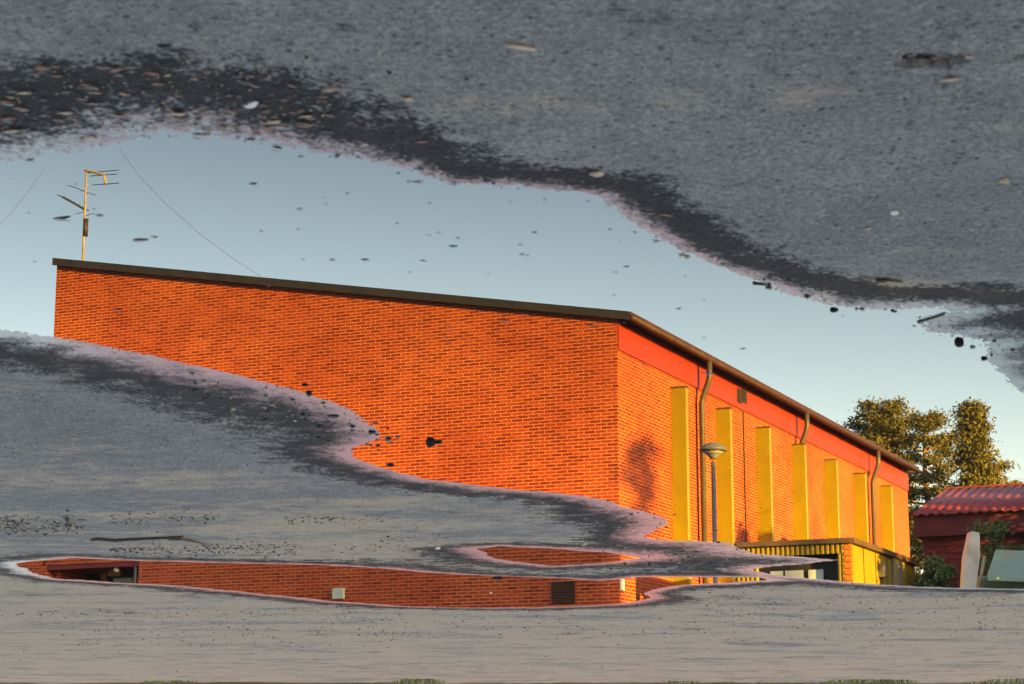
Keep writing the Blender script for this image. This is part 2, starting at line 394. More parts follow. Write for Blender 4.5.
def ground_sheet():
    ys = np.arange(-34, 716, 1.0)
    fs = [ground(512, y)[1] for y in ys]
    rows = np.array([-2500, -600, -150, -40, -10, -3, 0, 1.2, 2.0, 2.4, 2.6] + fs + [70, 95, 140, 220, 400, 900, 2500, 6000])
    a_in = np.arange(-0.30, 0.3001, 0.00055)
    ext = np.array([0.33, 0.38, 0.45, 0.6, 0.9, 1.5, 3, 8, 25, 100, 400, 1500])
    cols = np.concatenate([-ext[::-1], a_in, ext])
    wid = np.maximum(rows, 2.5)
    wid = np.where(rows > 900, 900, wid)
    Rr = np.outer(wid, cols); Ff = np.repeat(rows[:, None], len(cols), 1)
    Z = height(Rr.ravel(), Ff.ravel())
    co_ = np.stack([-Rr.ravel(), Ff.ravel(), Z], 1).astype(np.float32)
    nr, nc = Rr.shape
    idx = np.arange(nr*nc).reshape(nr, nc)
    q = np.stack([idx[:-1, :-1], idx[1:, :-1], idx[1:, 1:], idx[:-1, 1:]], -1).reshape(-1, 4)
    me = bpy.data.meshes.new('ground')
    me.vertices.add(len(co_)); me.vertices.foreach_set('co', co_.ravel())
    me.loops.add(q.size); me.loops.foreach_set('vertex_index', q.ravel().astype(np.int32))
    me.polygons.add(len(q)); me.polygons.foreach_set('loop_start', np.arange(0, q.size, 4, dtype=np.int32))
    me.polygons.foreach_set('loop_total', np.full(len(q), 4, np.int32))
    me.polygons.foreach_set('use_smooth', np.ones(len(q), bool))
    me.update(calc_edges=True)
    if me.polygons[len(me.polygons)//2].normal.z < 0: me.flip_normals()
    me.materials.append(asphalt_material())
    o = bpy.data.objects.new('ground', me); C.objects.link(o); tag(o, kind='structure')
ground_sheet()

# ------------------------------------------------------------------ puddle water
def water_material():
    m, n, l, p = newmat('puddle_water')
    out = n['Material Output']
    n.remove(p)
    fr = n.new('ShaderNodeFresnel'); fr.inputs['IOR'].default_value = 1.333
    tr = n.new('ShaderNodeBsdfTransparent'); tr.inputs['Color'].default_value = (0.62, 0.60, 0.55, 1)
    gl = n.new('ShaderNodeBsdfGlossy'); gl.inputs['Roughness'].default_value = 0.0
    gl.inputs['Color'].default_value = (1, 1, 1, 1)
    mx = n.new('ShaderNodeMixShader')
    l.new(fr.outputs[0], mx.inputs[0]); l.new(tr.outputs[0], mx.inputs[1]); l.new(gl.outputs[0], mx.inputs[2])
    l.new(mx.outputs[0], out.inputs['Surface'])
    return m
M_water = water_material()
def puddle_sheet(poly, grow, z):
    n = len(poly); area = sum(poly[i][0]*poly[(i+1) % n][1]-poly[(i+1) % n][0]*poly[i][1] for i in range(n))
    hull = sorted(map(tuple, poly))                      # convex hull, pushed outward: the asphalt cuts the real shoreline
    def half(pts):
        h = []
        for q in pts:
            while len(h) > 1 and (h[-1][0]-h[-2][0])*(q[1]-h[-2][1])-(h[-1][1]-h[-2][1])*(q[0]-h[-2][0]) <= 0: h.pop()
            h.append(q)
        return h[:-1]
    hull = half(hull) + half(hull[::-1])
    cx = sum(q[0] for q in hull)/len(hull); cy = sum(q[1] for q in hull)/len(hull)
    pts = []
    for (r, f) in hull:
        d = math.hypot(r-cx, f-cy); k = 1 + grow/d
        pts.append(W(cx+(r-cx)*k, cy+(f-cy)*k, z))
    mb = MB(); mb.face(pts)
    o = mb.build('puddle', M_water); 
    if o.data.polygons[0].normal.z < 0: o.data.flip_normals()
    tag(o, kind='structure')
puddle_sheet(POLYS[0], 0.25, 0.0)
puddle_sheet(POLYS[1], 0.10, -0.0004)
puddle_sheet(POLYS[2], 0.20, -0.0008)

# ------------------------------------------------------------------ the brick sports hall
YAW = R(24.65)
GX = Vector((-math.cos(YAW), math.sin(YAW)))     # along the gable wall, away from the corner (left)
SX = Vector((math.sin(YAW), math.cos(YAW)))      # along the side wall, away from the corner (right)
F0 = 41.5
_r, _f, H0 = mirrored(617, 318, F0)
C0 = Vector((_r, _f))
def B(a, b, u):                    # a along gable, b along side wall, u up
    q = C0 + GX*a + SX*b
    return W(q.x, q.y, u)
def on_gable(x, y, b=0.0):
    dx, dy = (x-512)/FPX, (y-342)/FPX
    d = Vector((dx, CD+dy*SD)); o = C0 + SX*b
    # t*d = o + GX*a
    det = d.x*(-GX.y) - (-GX.x)*d.y
    t = (o.x*(-GX.y) - (-GX.x)*o.y)/det
    a = (d.x*o.y - d.y*o.x)/det
    return a, -CAM_H + t*(SD-dy*CD)
def on_side(x, y, a=0.0):
    dx, dy = (x-512)/FPX, (y-342)/FPX
    d = Vector((dx, CD+dy*SD)); o = C0 + GX*a
    det = d.x*(-SX.y) - (-SX.x)*d.y
    t = (o.x*(-SX.y) - (-SX.x)*o.y)/det
    b = (d.x*o.y - d.y*o.x)/det
    return b, -CAM_H + t*(SD-dy*CD)
G, H1 = on_gable(57, 265)
L, _ = on_side(907, 480)
print('hall: corner', C0, 'H0', H0, 'gable', G, 'H1', H1, 'side', L)
def slab(mb, ring, off, uvf=None):     # ring of points swept by a vector
    mb.hexa(ring, [p + off for p in ring], uvf)
GN = W(-SX.x, -SX.y, 0); SN = W(-GX.x, -GX.y, 0)   # outward normals of gable and side walls (horizontal)
def uv_gable(p, q):
    d = Vector((p.x, p.y)) - Vector((-C0.x, C0.y)); g = Vector((-GX.x, GX.y)); w = Vector((-SX.x, SX.y))
    nrm = (Vector(q[1])-Vector(q[0])).cross(Vector(q[2])-Vector(q[1]))
    along = g if abs(nrm.dot(GN)) > abs(nrm.dot(SN)) else w
    return (d.dot(along), p.z)
hall = empty('sports_hall', B(0, 0, 0), 'orange brick hall with sloping dark roof edge and yellow wall fins, mirrored in the puddle', 'building')
def gable_piece(mb, a0, a1, u0, u1a, u1b, th=0.30):
    slab(mb, [B(a0, 0, u0), B(a1, 0, u0), B(a1, 0, u1b), B(a0, 0, u1a)], -GN*th, uv_gable)
def hg(a): return H0 + (H1-H0)*a/G
RA0, RTOP = on_gable(139, 561.5)         # entrance recess
RA1 = G - 0.05
mb = MB()
gable_piece(mb, 0, RA0, -0.3, hg(0), hg(RA0))
gable_piece(mb, RA0, G, RTOP, hg(RA0), hg(G))
gable_wall = mb.build('gable_wall', M_brick, hall)
mb = MB(); slab(mb, [B(0.0, 0.302, -0.3), B(0.0, L, -0.3), B(0.0, L, H0), B(0.0, 0.302, H0)], -SN*0.30, uv_gable)
side_wall = mb.build('side_wall', M_brick, hall)
mb = MB()
slab(mb, [B(G, 0.302, -0.3), B(G, L, -0.3), B(G, L, H1), B(G, 0.302, H1)], SN*0.30, uv_gable)
slab(mb, [B(0.302, L, -0.3), B(G-0.302, L, -0.3), B(G-0.302, L, hg(G-0.302)), B(0.302, L, hg(0.302))], GN*0.30, uv_gable)
mb.build('back_wall', M_brick, hall)
# roof slab with dark verge boards and rusty eave
def roofu(a): return H0 + 0.01 + (H1-H0)*a/G
mb = MB(); slab(mb, [B(-0.30, -0.10, roofu(-0.30)), B(G+0.03, -0.10, roofu(G+0.03)), B(G+0.03, -0.10, roofu(G+0.03)+0.12), B(-0.30, -0.10, roofu(-0.30)+0.12)], -GN*(L+0.35))
roof = mb.build('roof', M_roof, hall)
mb = MB(); slab(mb, [B(-0.33, -0.125, roofu(-0.33)-0.04), B(G+0.05, -0.125, roofu(G+0.05)-0.04), B(G+0.05, -0.125, roofu(G+0.05)+0.14), B(-0.33, -0.125, roofu(-0.33)+0.14)], -GN*0.023)
mb.build('verge_board', M_roof, roof)
mb = MB(); mb.tube([B(-0.365, -0.09, roofu(-0.3)+0.0), B(-0.365, L+0.25, roofu(-0.3)+0.0)], 0.062, 10)
mb.build('gutter', M_rust, roof, smooth=True)
mb = MB(); slab(mb, [B(-0.304, -0.09, roofu(-0.30)+0.02), B(-0.304, L+0.25, roofu(-0.30)+0.02), B(-0.304, L+0.25, roofu(-0.30)+0.135), B(-0.304, -0.09, roofu(-0.30)+0.135)], SN*0.05)
mb.build('eave_board', M_rust, roof)
_, FRZ = on_side(622, 352)
mb = MB(); slab(mb, [B(-0.003, 0.0, FRZ), B(-0.003, L, FRZ), B(-0.003, L, H0-0.03), B(-0.003, 0.0, H0-0.03)], SN*0.04)
mb.build('frieze_board', M_frieze, hall)
mb = MB()                                   # small dark vents let into the frieze
for x in (737.5, 742.5):
    b, u = on_side(x, 396)
    slab(mb, [B(-0.046, b-0.16, u-0.18), B(-0.046, b+0.16, u-0.18), B(-0.046, b+0.16, u+0.18), B(-0.046, b-0.16, u+0.18)], SN*0.02)
mb.build('eave_vent', M_dark, hall)
# seven yellow fins
xl = [672, 715.5, 757, 792.5, 824.5, 852.5, 879.5]; ytop = [388, 409, 429, 446, 461, 474, 487]
bs = [on_side(x, 480)[0] for x in xl]
ft = sum(on_side(x, y)[1] for x, y in zip(xl, ytop))/7
st = (bs[6]-bs[0])/6
print('fin spacing', [round(q, 2) for q in bs], 'top', ft)
PRO = 0.36
for i in range(7):
    b = bs[0] + st*i
    mb = MB(); slab(mb, [B(-0.002, b, -0.3), B(-0.002, b+0.15, -0.3), B(-0.002, b+0.15, ft), B(-0.002, b, ft)], SN*PRO)
    fin = mb.build('wall_fin', M_fin, hall, bevel=0.006)
    mb = MB(); slab(mb, [B(-0.004, b-0.02, ft+0.001), B(-0.004, b+0.17, ft+0.001), B(-0.004, b+0.17, ft+0.035), B(-0.004, b-0.02, ft+0.035)], SN*(PRO+0.02))
    mb.build('fin_cap', M_fincap, fin)
# downpipes with swan necks
def downpipe(x, bottom):
    b, _ = on_side(x, 480, -0.18)
    e = roofu(-0.4)
    mb = MB(); mb.tube([B(-0.365, b, e-0.02), B(-0.365, b, e-0.40), B(-0.33, b, e-0.53), B(-0.20, b, e-0.86), B(-0.16, b, e-1.0), B(-0.16, b, bottom)], 0.068, 10)
    mb.build('downpipe', M_pipe, hall, smooth=True)
downpipe(704, 0.0); downpipe(802, ft-0.1); downpipe(873, 0.0)
for x, y0, y1 in ((742, 392, 700), (868, 452, 476)):
    b, u0 = on_side(x, y0); mb = MB()
    mb.tube([B(-0.02, b, u0), B(-0.02, b, max(0, on_side(x, y1)[1]))], 0.018, 6)
    mb.build('conduit', M_dark, hall)
# grille and boxes low on the gable
a0, u0 = on_gable(552, 604); a1, u1 = on_gable(575, 581)
vent = MB(); slab(vent, [B(a0, -0.003, u0), B(a1, -0.003, u0), B(a1, -0.003, u1), B(a0, -0.003, u1)], GN*0.02)
vent = vent.build('vent_grille', M_dark, hall)
mb = MB(); k = 9
for i in range(k):
    u = u0 + (u1-u0)*(i+0.5)/k
    slab(mb, [B(a0+0.02*0, -0.026, u-0.014), B(a1, -0.026, u-0.014), B(a1, -0.05, u+0.006), B(a0, -0.05, u+0.006)], Vector((0, 0, 0.012)))
mb.build('louvre', plain('dark_red_louvre', (0.10, 0.03, 0.025), 0.6), vent)
a0, u0 = on_gable(345, 599); a1, u1 = on_gable(334.5, 588.5)
mb = MB(); slab(mb, [B(a0, -0.003, u0), B(a1, -0.003, u0), B(a1, -0.003, u1), B(a0, -0.003, u1)], GN*0.10)
mb.build('meter_box', M_greenbox, hall, bevel=0.008)
b0, u0 = on_side(619, 588)
mb = MB(); slab(mb, [B(-0.003, b0+0.05, u0-0.05), B(-0.003, b0+0.20, u0-0.05), B(-0.003, b0+0.20, u0+0.18), B(-0.003, b0+0.05, u0+0.18)], SN*0.05)
mb.build('junction_box', M_white, hall, bevel=0.006)
# recessed entrance: brick reveals, red ceiling, framed dark glass
RD = 1.3
door_lo = -0.05
mb = MB()
slab(mb, [B(RA0-0.001, 0.303, -0.3), B(RA0-0.001, RD, -0.3), B(RA0-0.001, RD, RTOP+0.3), B(RA0-0.001, 0.303, RTOP+0.3)], SN*0.25, uv_gable)
mb.build('entrance_reveal', M_brick, hall)
mb = MB(); slab(mb, [B(RA0+0.002, 0.02, RTOP-0.10), B(G+0.6, 0.02, RTOP-0.10), B(G+0.6, RD, RTOP-0.10), B(RA0+0.002, RD, RTOP-0.10)], Vector((0, 0, 0.097)))
mb.build('entrance_ceiling', M_maroon, hall)
fr = MB(); gl = MB()
n_b = RD
ymid = on_gable(80, 573, RD)[1]
slab(fr, [B(RA0, n_b, ymid), B(G+0.8, n_b, ymid), B(G+0.8, n_b, ymid+0.18), B(RA0, n_b, ymid+0.18)], GN*0.08)
for x in (137, 105.5, 72):
    a, _ = on_gable(x, 577, RD)
    slab(fr, [B(a-0.09, n_b, -0.05), B(a+0.09, n_b, -0.05), B(a+0.09, n_b, ymid-0.002), B(a-0.09, n_b, ymid-0.002)], GN*0.08)
slab(gl, [B(RA0, n_b+0.05, -0.05), B(G+0.8, n_b+0.05, -0.05), B(G+0.8, n_b+0.05, RTOP-0.1), B(RA0, n_b+0.05, RTOP-0.1)], GN*-0.03)
glz = gl.build('entrance_glazing', M_glass, hall); fr.build('frame', M_wood, glz)
a, u = on_gable(118, 571, 0.9)
mb = MB(); slab(mb, [B(a-0.18, 0.9, u-0.13), B(a+0.18, 0.9, u-0.13), B(a+0.18, 0.9, u+0.13), B(a-0.18, 0.9, u+0.13)], GN*0.14)
mb.build('lamp_box', plain('ochre_lamp_box', (0.5, 0.22, 0.10), 0.5), hall, bevel=0.01)
a, u = on_gable(117, 562, 0.15)
mb = MB(); mb.lathe(B(a, 0.15, RTOP-0.235), [(0.03, 0), (0.075, 0.03), (0.085, 0.08), (0.06, 0.13)], 12)
mb.build('ceiling_lamp', M_opal, hall, smooth=True)
a, u = on_gable(136.5, 575)
mb = MB(); mb.tube([B(RA0+0.12, 0.05, 0), B(RA0+0.12, 0.05, RTOP-0.11)], 0.035, 8)
mb.build('drain_pipe', M_grey, hall, smooth=True)
# low brick wing that carries on to the left of the hall
WL = 11.0
wing = empty('brick_wing', B(G, 0, 0), 'low flat roofed brick wing at the left end of the hall beside the dark entrance', 'building')
mb = MB()
aj = on_gable(46, 570)[0]
gable_piece(mb, aj, G+WL, -0.3, 3.75, 3.75)
gable_piece(mb, G+0.002, aj, RTOP, 3.75, 3.75)
slab(mb, [B(G+WL, 0.302, -0.3), B(G+WL, 12, -0.3), B(G+WL, 12, 3.75), B(G+WL, 0.302, 3.75)], SN*0.30, uv_gable)
slab(mb, [B(aj+0.001, 0.302, -0.3), B(aj+0.001, RD, -0.3), B(aj+0.001, RD, RTOP-0.102), B(aj+0.001, 0.302, RTOP-0.102)], -SN*0.2, uv_gable)
mb.build('wall', M_brick, wing)
mb = MB(); slab(mb, [B(G+0.16, -0.2, 3.76), B(G+WL+0.2, -0.2, 3.76), B(G+WL+0.2, -0.2, 3.98), B(G+0.16, -0.2, 3.98)], -GN*12.5)
mb.build('roof', M_roof, wing)

# ------------------------------------------------------------------ rooftop aerial and overhead cables
aa, _ = on_gable(83, 262, 3.0)
ab = 3.0
au = roofu(aa)+0.11
aer = empty('rooftop_aerial', B(aa, ab, au), 'thin television aerial mast with several rods on the left end of the hall roof', 'aerial')
mt = on_gable(86.5, 168, ab)[1]
def ap(x, y): a, u = on_gable(x, y, ab); return B(a, ab, u)
mb = MB(); mb.tube([B(aa, ab, au), ap(86.5, 170)], [0.036, 0.028], 8); mb.build('mast', M_antenna, aer, smooth=True)
mb = MB(); mb.tube([ap(85.2, 236), ap(85.9, 219)], 0.07, 8); mb.build('amplifier', M_antdark, aer, smooth=True)
mb = MB(); mb.tube([ap(63, 197), ap(84, 209)], 0.032, 6)
for k in range(5):
    q = ap(64+k*4.6, 197.5+k*2.6); mb.tube([q + GN*0.28, q - GN*0.28], 0.014, 5)
mb.build('lower_array', M_antdark, aer)
mb = MB(); mb.tube([ap(85, 170), ap(104, 175), ap(106, 184)], 0.038, 6); mb.build('upper_boom', M_antenna, aer)
for (x0, y0, x1, y1) in ((85, 173, 119, 170), (90, 176, 117, 174), (92, 185, 119, 183)):
    mb = MB(); mb.tube([ap(x0, y0), ap(x1, y1)], 0.012, 5)
    mb.build('upper_rod', M_antdark, aer)
for (x0, y0, x1, y1) in ((68, 185, 84, 191), (80, 190, 95, 195), (76, 214, 86, 211), (85, 216, 94, 213)):
    mb = MB(); mb.tube([ap(x0, y0), ap(x1, y1)], 0.010, 5)
    mb.build('rod', M_grey, aer)
def wire(pts, rad, label):
    mb = MB(); mb.tube(pts, rad, 5)
    tag(mb.build('overhead_cable', M_cable, smooth=True), label, 'cable')
def gp(x, y, b): a, u = on_gable(x, y, b); return B(a, b, u)
wire([gp(120, 150, 4), gp(140, 177, 4), gp(165, 203, 4), gp(200, 234, 4), gp(235, 260, 4), gp(268, 281, 4)], 0.0045, 'thin dark cable slanting down across the sky to the hall roof right of the aerial')
wire([gp(45, 168, 4), gp(28, 192, 4), gp(10, 214, 4), gp(-25, 250, 4)], 0.0038, 'faint thin cable crossing the sky at the left edge beyond the aerial')

# ------------------------------------------------------------------ yellow lean-to shed
SF = 39.2
sr, sf, SU = mirrored(850, 538, SF)
SC = Vector((sr, sf))
def Q(a, b, u):
    q = SC + GX*a + SX*b; return W(q.x, q.y, u)
shed = empty('yellow_shed', Q(0, 0, 0), 'low yellow metal clad shed with brown roof edge in front of the brick side wall', 'shed')
SW, SLn = 2.37, 5.3
mb = MB()                                   # corrugated front, with a dark opening
nrib = 30
def ribbed(mb, P0, P1, nv, u0, u1, n, amp, th=0.05):
    ln = (P1-P0); pts = []
    for i in range(n):
        t0 = i/n; w = 1/n
        for tt, d in ((0.0, 0), (0.42, 0), (0.52, 1), (0.90, 1)):
            pts.append(P0 + ln*(t0+tt*w) + nv*(d*amp))
    pts.append(P1.copy())
    for a, b in zip(pts[:-1], pts[1:]):
        mb.hexa([Vector((a.x, a.y, u0)), Vector((b.x, b.y, u0)), Vector((b.x, b.y, u0))-nv*th, Vector((a.x, a.y, u0))-nv*th],
                [Vector((a.x, a.y, u1)), Vector((b.x, b.y, u1)), Vector((b.x, b.y, u1))-nv*th, Vector((a.x, a.y, u1))-nv*th])
ob = mirrored(842, 553, SF)[2]
ribbed(mb, Q(SW, 0, 0), Q(0.12, 0, 0), GN, ob, SU-0.10, 22, 0.035)
ribbed(mb, Q(0.27, 0, 0), Q(0.12, 0, 0), GN, 0.0, ob-0.001, 2, 0.035)
ribbed(mb, Q(SW, 0, 0), Q(1.90, 0, 0), GN, 0.0, ob-0.001, 5, 0.035)
mb.build('front_cladding', M_yellow, shed)
mb = MB(); slab(mb, [Q(1.95, 0.25, 0), Q(0.22, 0.25, 0), Q(0.22, 0.25, ob+0.05), Q(1.95, 0.25, ob+0.05)], -GN*0.05)
opening = mb.build('dark_opening', M_dark, shed)
mb = MB()
for x0, x1 in ((770, 782), (784, 801), (806, 820)):
    r0 = mirrored(x0, 572, SF+0.3)[0]; r1 = mirrored(x1, 572, SF+0.3)[0]
    p = (r0-sr)/GX.x; q = (r1-sr)/GX.x
    slab(mb, [Q(p, 0.235, 0.9), Q(q, 0.235, 0.9), Q(q, 0.235, ob-0.28), Q(p, 0.235, ob-0.28)], GN*0.03)
mb.build('door_panel', plain('pale_blue_panel', (0.42, 0.48, 0.52), 0.4, 0.3, 3), opening)
mb = MB()
nn = 24
for i in range(nn):
    u0 = (SU-0.1)*i/nn; u1 = (SU-0.1)*(i+0.55)/nn
    slab(mb, [Q(0.12, -0.045, u0), Q(-0.03, -0.045, u0), Q(-0.03, 0.10, u0), Q(0.12, 0.10, u0)], Vector((0, 0, u1-u0)))
slab(mb, [Q(0.11, -0.02, 0), Q(-0.01, -0.02, 0), Q(-0.01, 0.09, 0), Q(0.11, 0.09, 0)], Vector((0, 0, SU-0.1)))
mb.build('corner_post', M_rustrib, shed)
mb = MB(); slab(mb, [Q(0, 0.102, 0), Q(0, SLn, 0), Q(0, SLn, SU-0.1), Q(0, 0.102, SU-0.1)], -SN*0.06)
slab(mb, [Q(0, SLn+0.002, 0), Q(SW, SLn+0.002, 0), Q(SW, SLn+0.002, SU-0.1), Q(0, SLn+0.002, SU-0.1)], GN*-0.05)
mb.build('side_panel', M_yellow, shed)
mb = MB()
for b in (0.95, 1.9, 2.85, 3.8):
    slab(mb, [Q(-0.002, b, 0), Q(-0.002, b+0.02, 0), Q(-0.002, b+0.02, SU-0.1), Q(-0.002, b, SU-0.1)], SN*0.012)
mb.build('seam', M_fincap, shed)
mb = MB(); slab(mb, [Q(-0.10, -0.10, SU-0.099), Q(SW, -0.10, SU-0.099), Q(SW, -0.10, SU), Q(-0.10, -0.10, SU)], -GN*(SLn+0.3))
mb.build('roof', M_fincap, shed)
def sside(x, y):
    dx, dy = (x-512)/FPX, (y-342)/FPX
    d = Vector((dx, CD+dy*SD)); det = d.x*(-SX.y) - (-SX.x)*d.y
    t = (SC.x*(-SX.y) - (-SX.x)*SC.y)/det
    return (d.x*SC.y - d.y*SC.x)/det, -CAM_H + t*(SD-dy*CD)
b, u = sside(880, 571)
mb = MB(); slab(mb, [Q(-0.003, b-0.16, u-0.14), Q(-0.003, b+0.16, u-0.14), Q(-0.003, b+0.16, u+0.14), Q(-0.003, b-0.16, u+0.14)], SN*0.12)
mb.tube([Q(-0.06, b, u-0.14), Q(-0.06, b, 0.2)], 0.02, 6)
mb.build('meter_box', M_grey, shed, bevel=0.01)
b, u = sside(897, 580)
mb = MB(); slab(mb, [Q(-0.004, b-0.45, 0.05), Q(-0.004, b+0.45, 0.05), Q(-0.004, b+0.45, u+0.45), Q(-0.004, b-0.45, u+0.45)], SN*0.03)
mb.build('grey_door', plain('stained_grey_door', (0.20, 0.17, 0.11), 0.6, 0.3, 2, dirt=(0.20, 0.18, 0.15)), shed)
b, u = sside(893, 556)
mb = MB(); mb.tube([Q(-0.05, b-0.3, u), Q(-0.05, b+0.5, u-0.05)], 0.03, 6); mb.build('rail', M_grey, shed)

# ------------------------------------------------------------------ street lamp
lf = 38.5
lr, _, lt = mirrored(713, 449, lf)
lamp = empty('street_lamp', W(lr, lf, 0), 'grey street lamp with a flat mushroom shaped head in front of the yellow fins', 'street lamp')
mb = MB(); mb.lathe(W(lr, lf, 0), [(0.075, 0), (0.075, 0.9), (0.055, 0.95), (0.045, lt-0.25)], 12); mb.build('pole', M_lampgrey, lamp, smooth=True)
mb = MB(); mb.lathe(W(lr, lf, lt-0.26), [(0.06, 0.06), (0.09, 0.11), (0.15, 0.16), (0.21, 0.20)], 20); mb.build('lamp_bowl', M_opal, lamp, smooth=True)
mb = MB(); mb.lathe(W(lr, lf, lt-0.055), [(0.235, 0.0), (0.275, 0.02), (0.275, 0.05), (0.23, 0.10), (0.14, 0.16), (0.05, 0.185)], 24); mb.build('lamp_hood', M_lampgrey, lamp, smooth=True)

# ------------------------------------------------------------------ maroon barn with corrugated roof
BF = 45.0
br, bf_, BU = mirrored(913, 514, BF)
BC = Vector((br, bf_))
def K(a, b, u):                    # a grows to the right and nearer, b goes back
    q = BC - GX*a + SX*b; return W(q.x, q.y, u)
barn = empty('barn', K(0, 0, 0), 'maroon boarded barn with a red corrugated roof at the right edge', 'barn')
BL, BD = 11.0, 3.6
WB = K(0.14, 0.32, 0)
mb = MB()
slab(mb, [K(0.14, 0.32, 0), K(BL-0.4, 0.32, 0), K(BL-0.4, 0.32, BU-0.15), K(0.14, 0.32, BU-0.15)], -GN*0.15)
slab(mb, [K(0.14, 0.472, 0), K(0.14, 2*BD-0.4, 0), K(0.14, 2*BD-0.4, BU-0.15), K(0.14, 0.472, BU-0.15)], SN*0.12)
nb = 26
for i in range(nb):                          # horizontal boards
    u0 = (BU-0.3)*i/nb
    slab(mb, [K(0.14, 0.318, u0+0.012), K(BL-0.4, 0.318, u0+0.012), K(BL-0.4, 0.305, u0+0.012), K(0.14, 0.295, u0+0.012)], Vector((0, 0, (BU-0.3)/nb-0.02)))
mb.build('wall', M_maroon, barn)
mb = MB(); slab(mb, [K(0, 0.02, BU-0.52), K(BL, 0.02, BU-0.52), K(BL, 0.02, BU-0.03), K(0, 0.02, BU-0.03)], -GN*0.05)
slab(mb, [K(0.0, 0.075, BU-0.52), K(0.0, BD, BU-0.52), K(0.0, BD, BU+0.9), K(0.0, 0.075, BU-0.03)], SN*0.04)
mb.build('fascia_board', plain('dark_maroon_fascia', (0.11, 0.018, 0.02), 0.6), barn)
mb = MB()
wave = 0.22; nw = int(BL/wave*8)
pitch = math.tan(R(15.5))
v0 = len(mb.v)
for j in range(2):
    b = -0.12 + j*(BD+0.12)
    for i in range(nw+1):
        a = BL*i/nw; mb.v.append(tuple(K(a, b, BU + b*pitch + 0.022*math.cos(2*PI*a/wave))))
for i in range(nw):
    mb.f.append((i, i+1, nw+2+i, nw+1+i)); mb.uv.append([(0, 0)]*4)
o = mb.build('roof', M_barnroof, barn, smooth=True)
sm = o.modifiers.new('thickness', 'SOLIDIFY'); sm.thickness = 0.012
mb = MB(); slab(mb, [K(0, BD+0.01, BU+BD*pitch), K(BL, BD+0.01, BU+BD*pitch), K(BL, 2*BD, BU-0.02), K(0, 2*BD, BU-0.02)], Vector((0, 0, 0.04)))
mb.build('rear_roof', M_barnroof, barn)

# ------------------------------------------------------------------ discarded white slab and green tank at the barn
def mp(x, y, f): r, q, u = mirrored(x, y, f); return W(r, q, u)
FW = 40.3
z0 = 0.0
def upright(name, mat, pts, f, th, label, cat, bevel=0.02):
    o = mp(pts[0][0], pts[0][1], f); 
    mb = MB(); ring = [mp(x, y, f) for x, y in pts]
    slab(mb, ring, Vector((0, th, 0)))
    ob = mb.build(name, mat, None, bevel=bevel); return tag(ob, label, cat)
slabmb = MB()
ring = [(963, 690), (963.5, 585), (965.5, 556), (971, 531), (980, 532.5), (980.5, 556), (976.5, 586), (975, 690)]
upright('white_slab', M_white, ring, FW, 0.35, 'tall weathered white slab leaning upright before the maroon barn wall', 'slab')
TF = 40.8
tank = empty('green_tank', mp(1010, 690, TF), 'pale green metal tank with a tilted lid beside the white slab', 'tank')
tank.location.z = 0
tb = [mp(979, 640, TF), mp(1062, 640, TF), mp(1062, 574, TF), mp(979, 576, TF)]
tb[0].z = tb[1].z = 0.0
mb = MB(); slab(mb, tb, Vector((0, 1.4, 0))); mb.build('body', M_green, tank, bevel=0.04)
mb = MB(); slab(mb, [mp(987, 581, TF-0.35), mp(1064, 584, TF-0.35), mp(1068, 557, TF+0.8), mp(996, 553.5, TF+0.8)], Vector((0, 0.04, 0.10)))
mb.build('lid', M_green, tank, bevel=0.025)
mb = MB(); slab(mb, [mp(979, 584, TF-0.02), mp(981.5, 584, TF-0.02), mp(986, 556, TF-0.02), mp(983.5, 556, TF-0.02)], Vector((0, 0.08, 0)))
mb.build('lid_prop', M_green, tank)

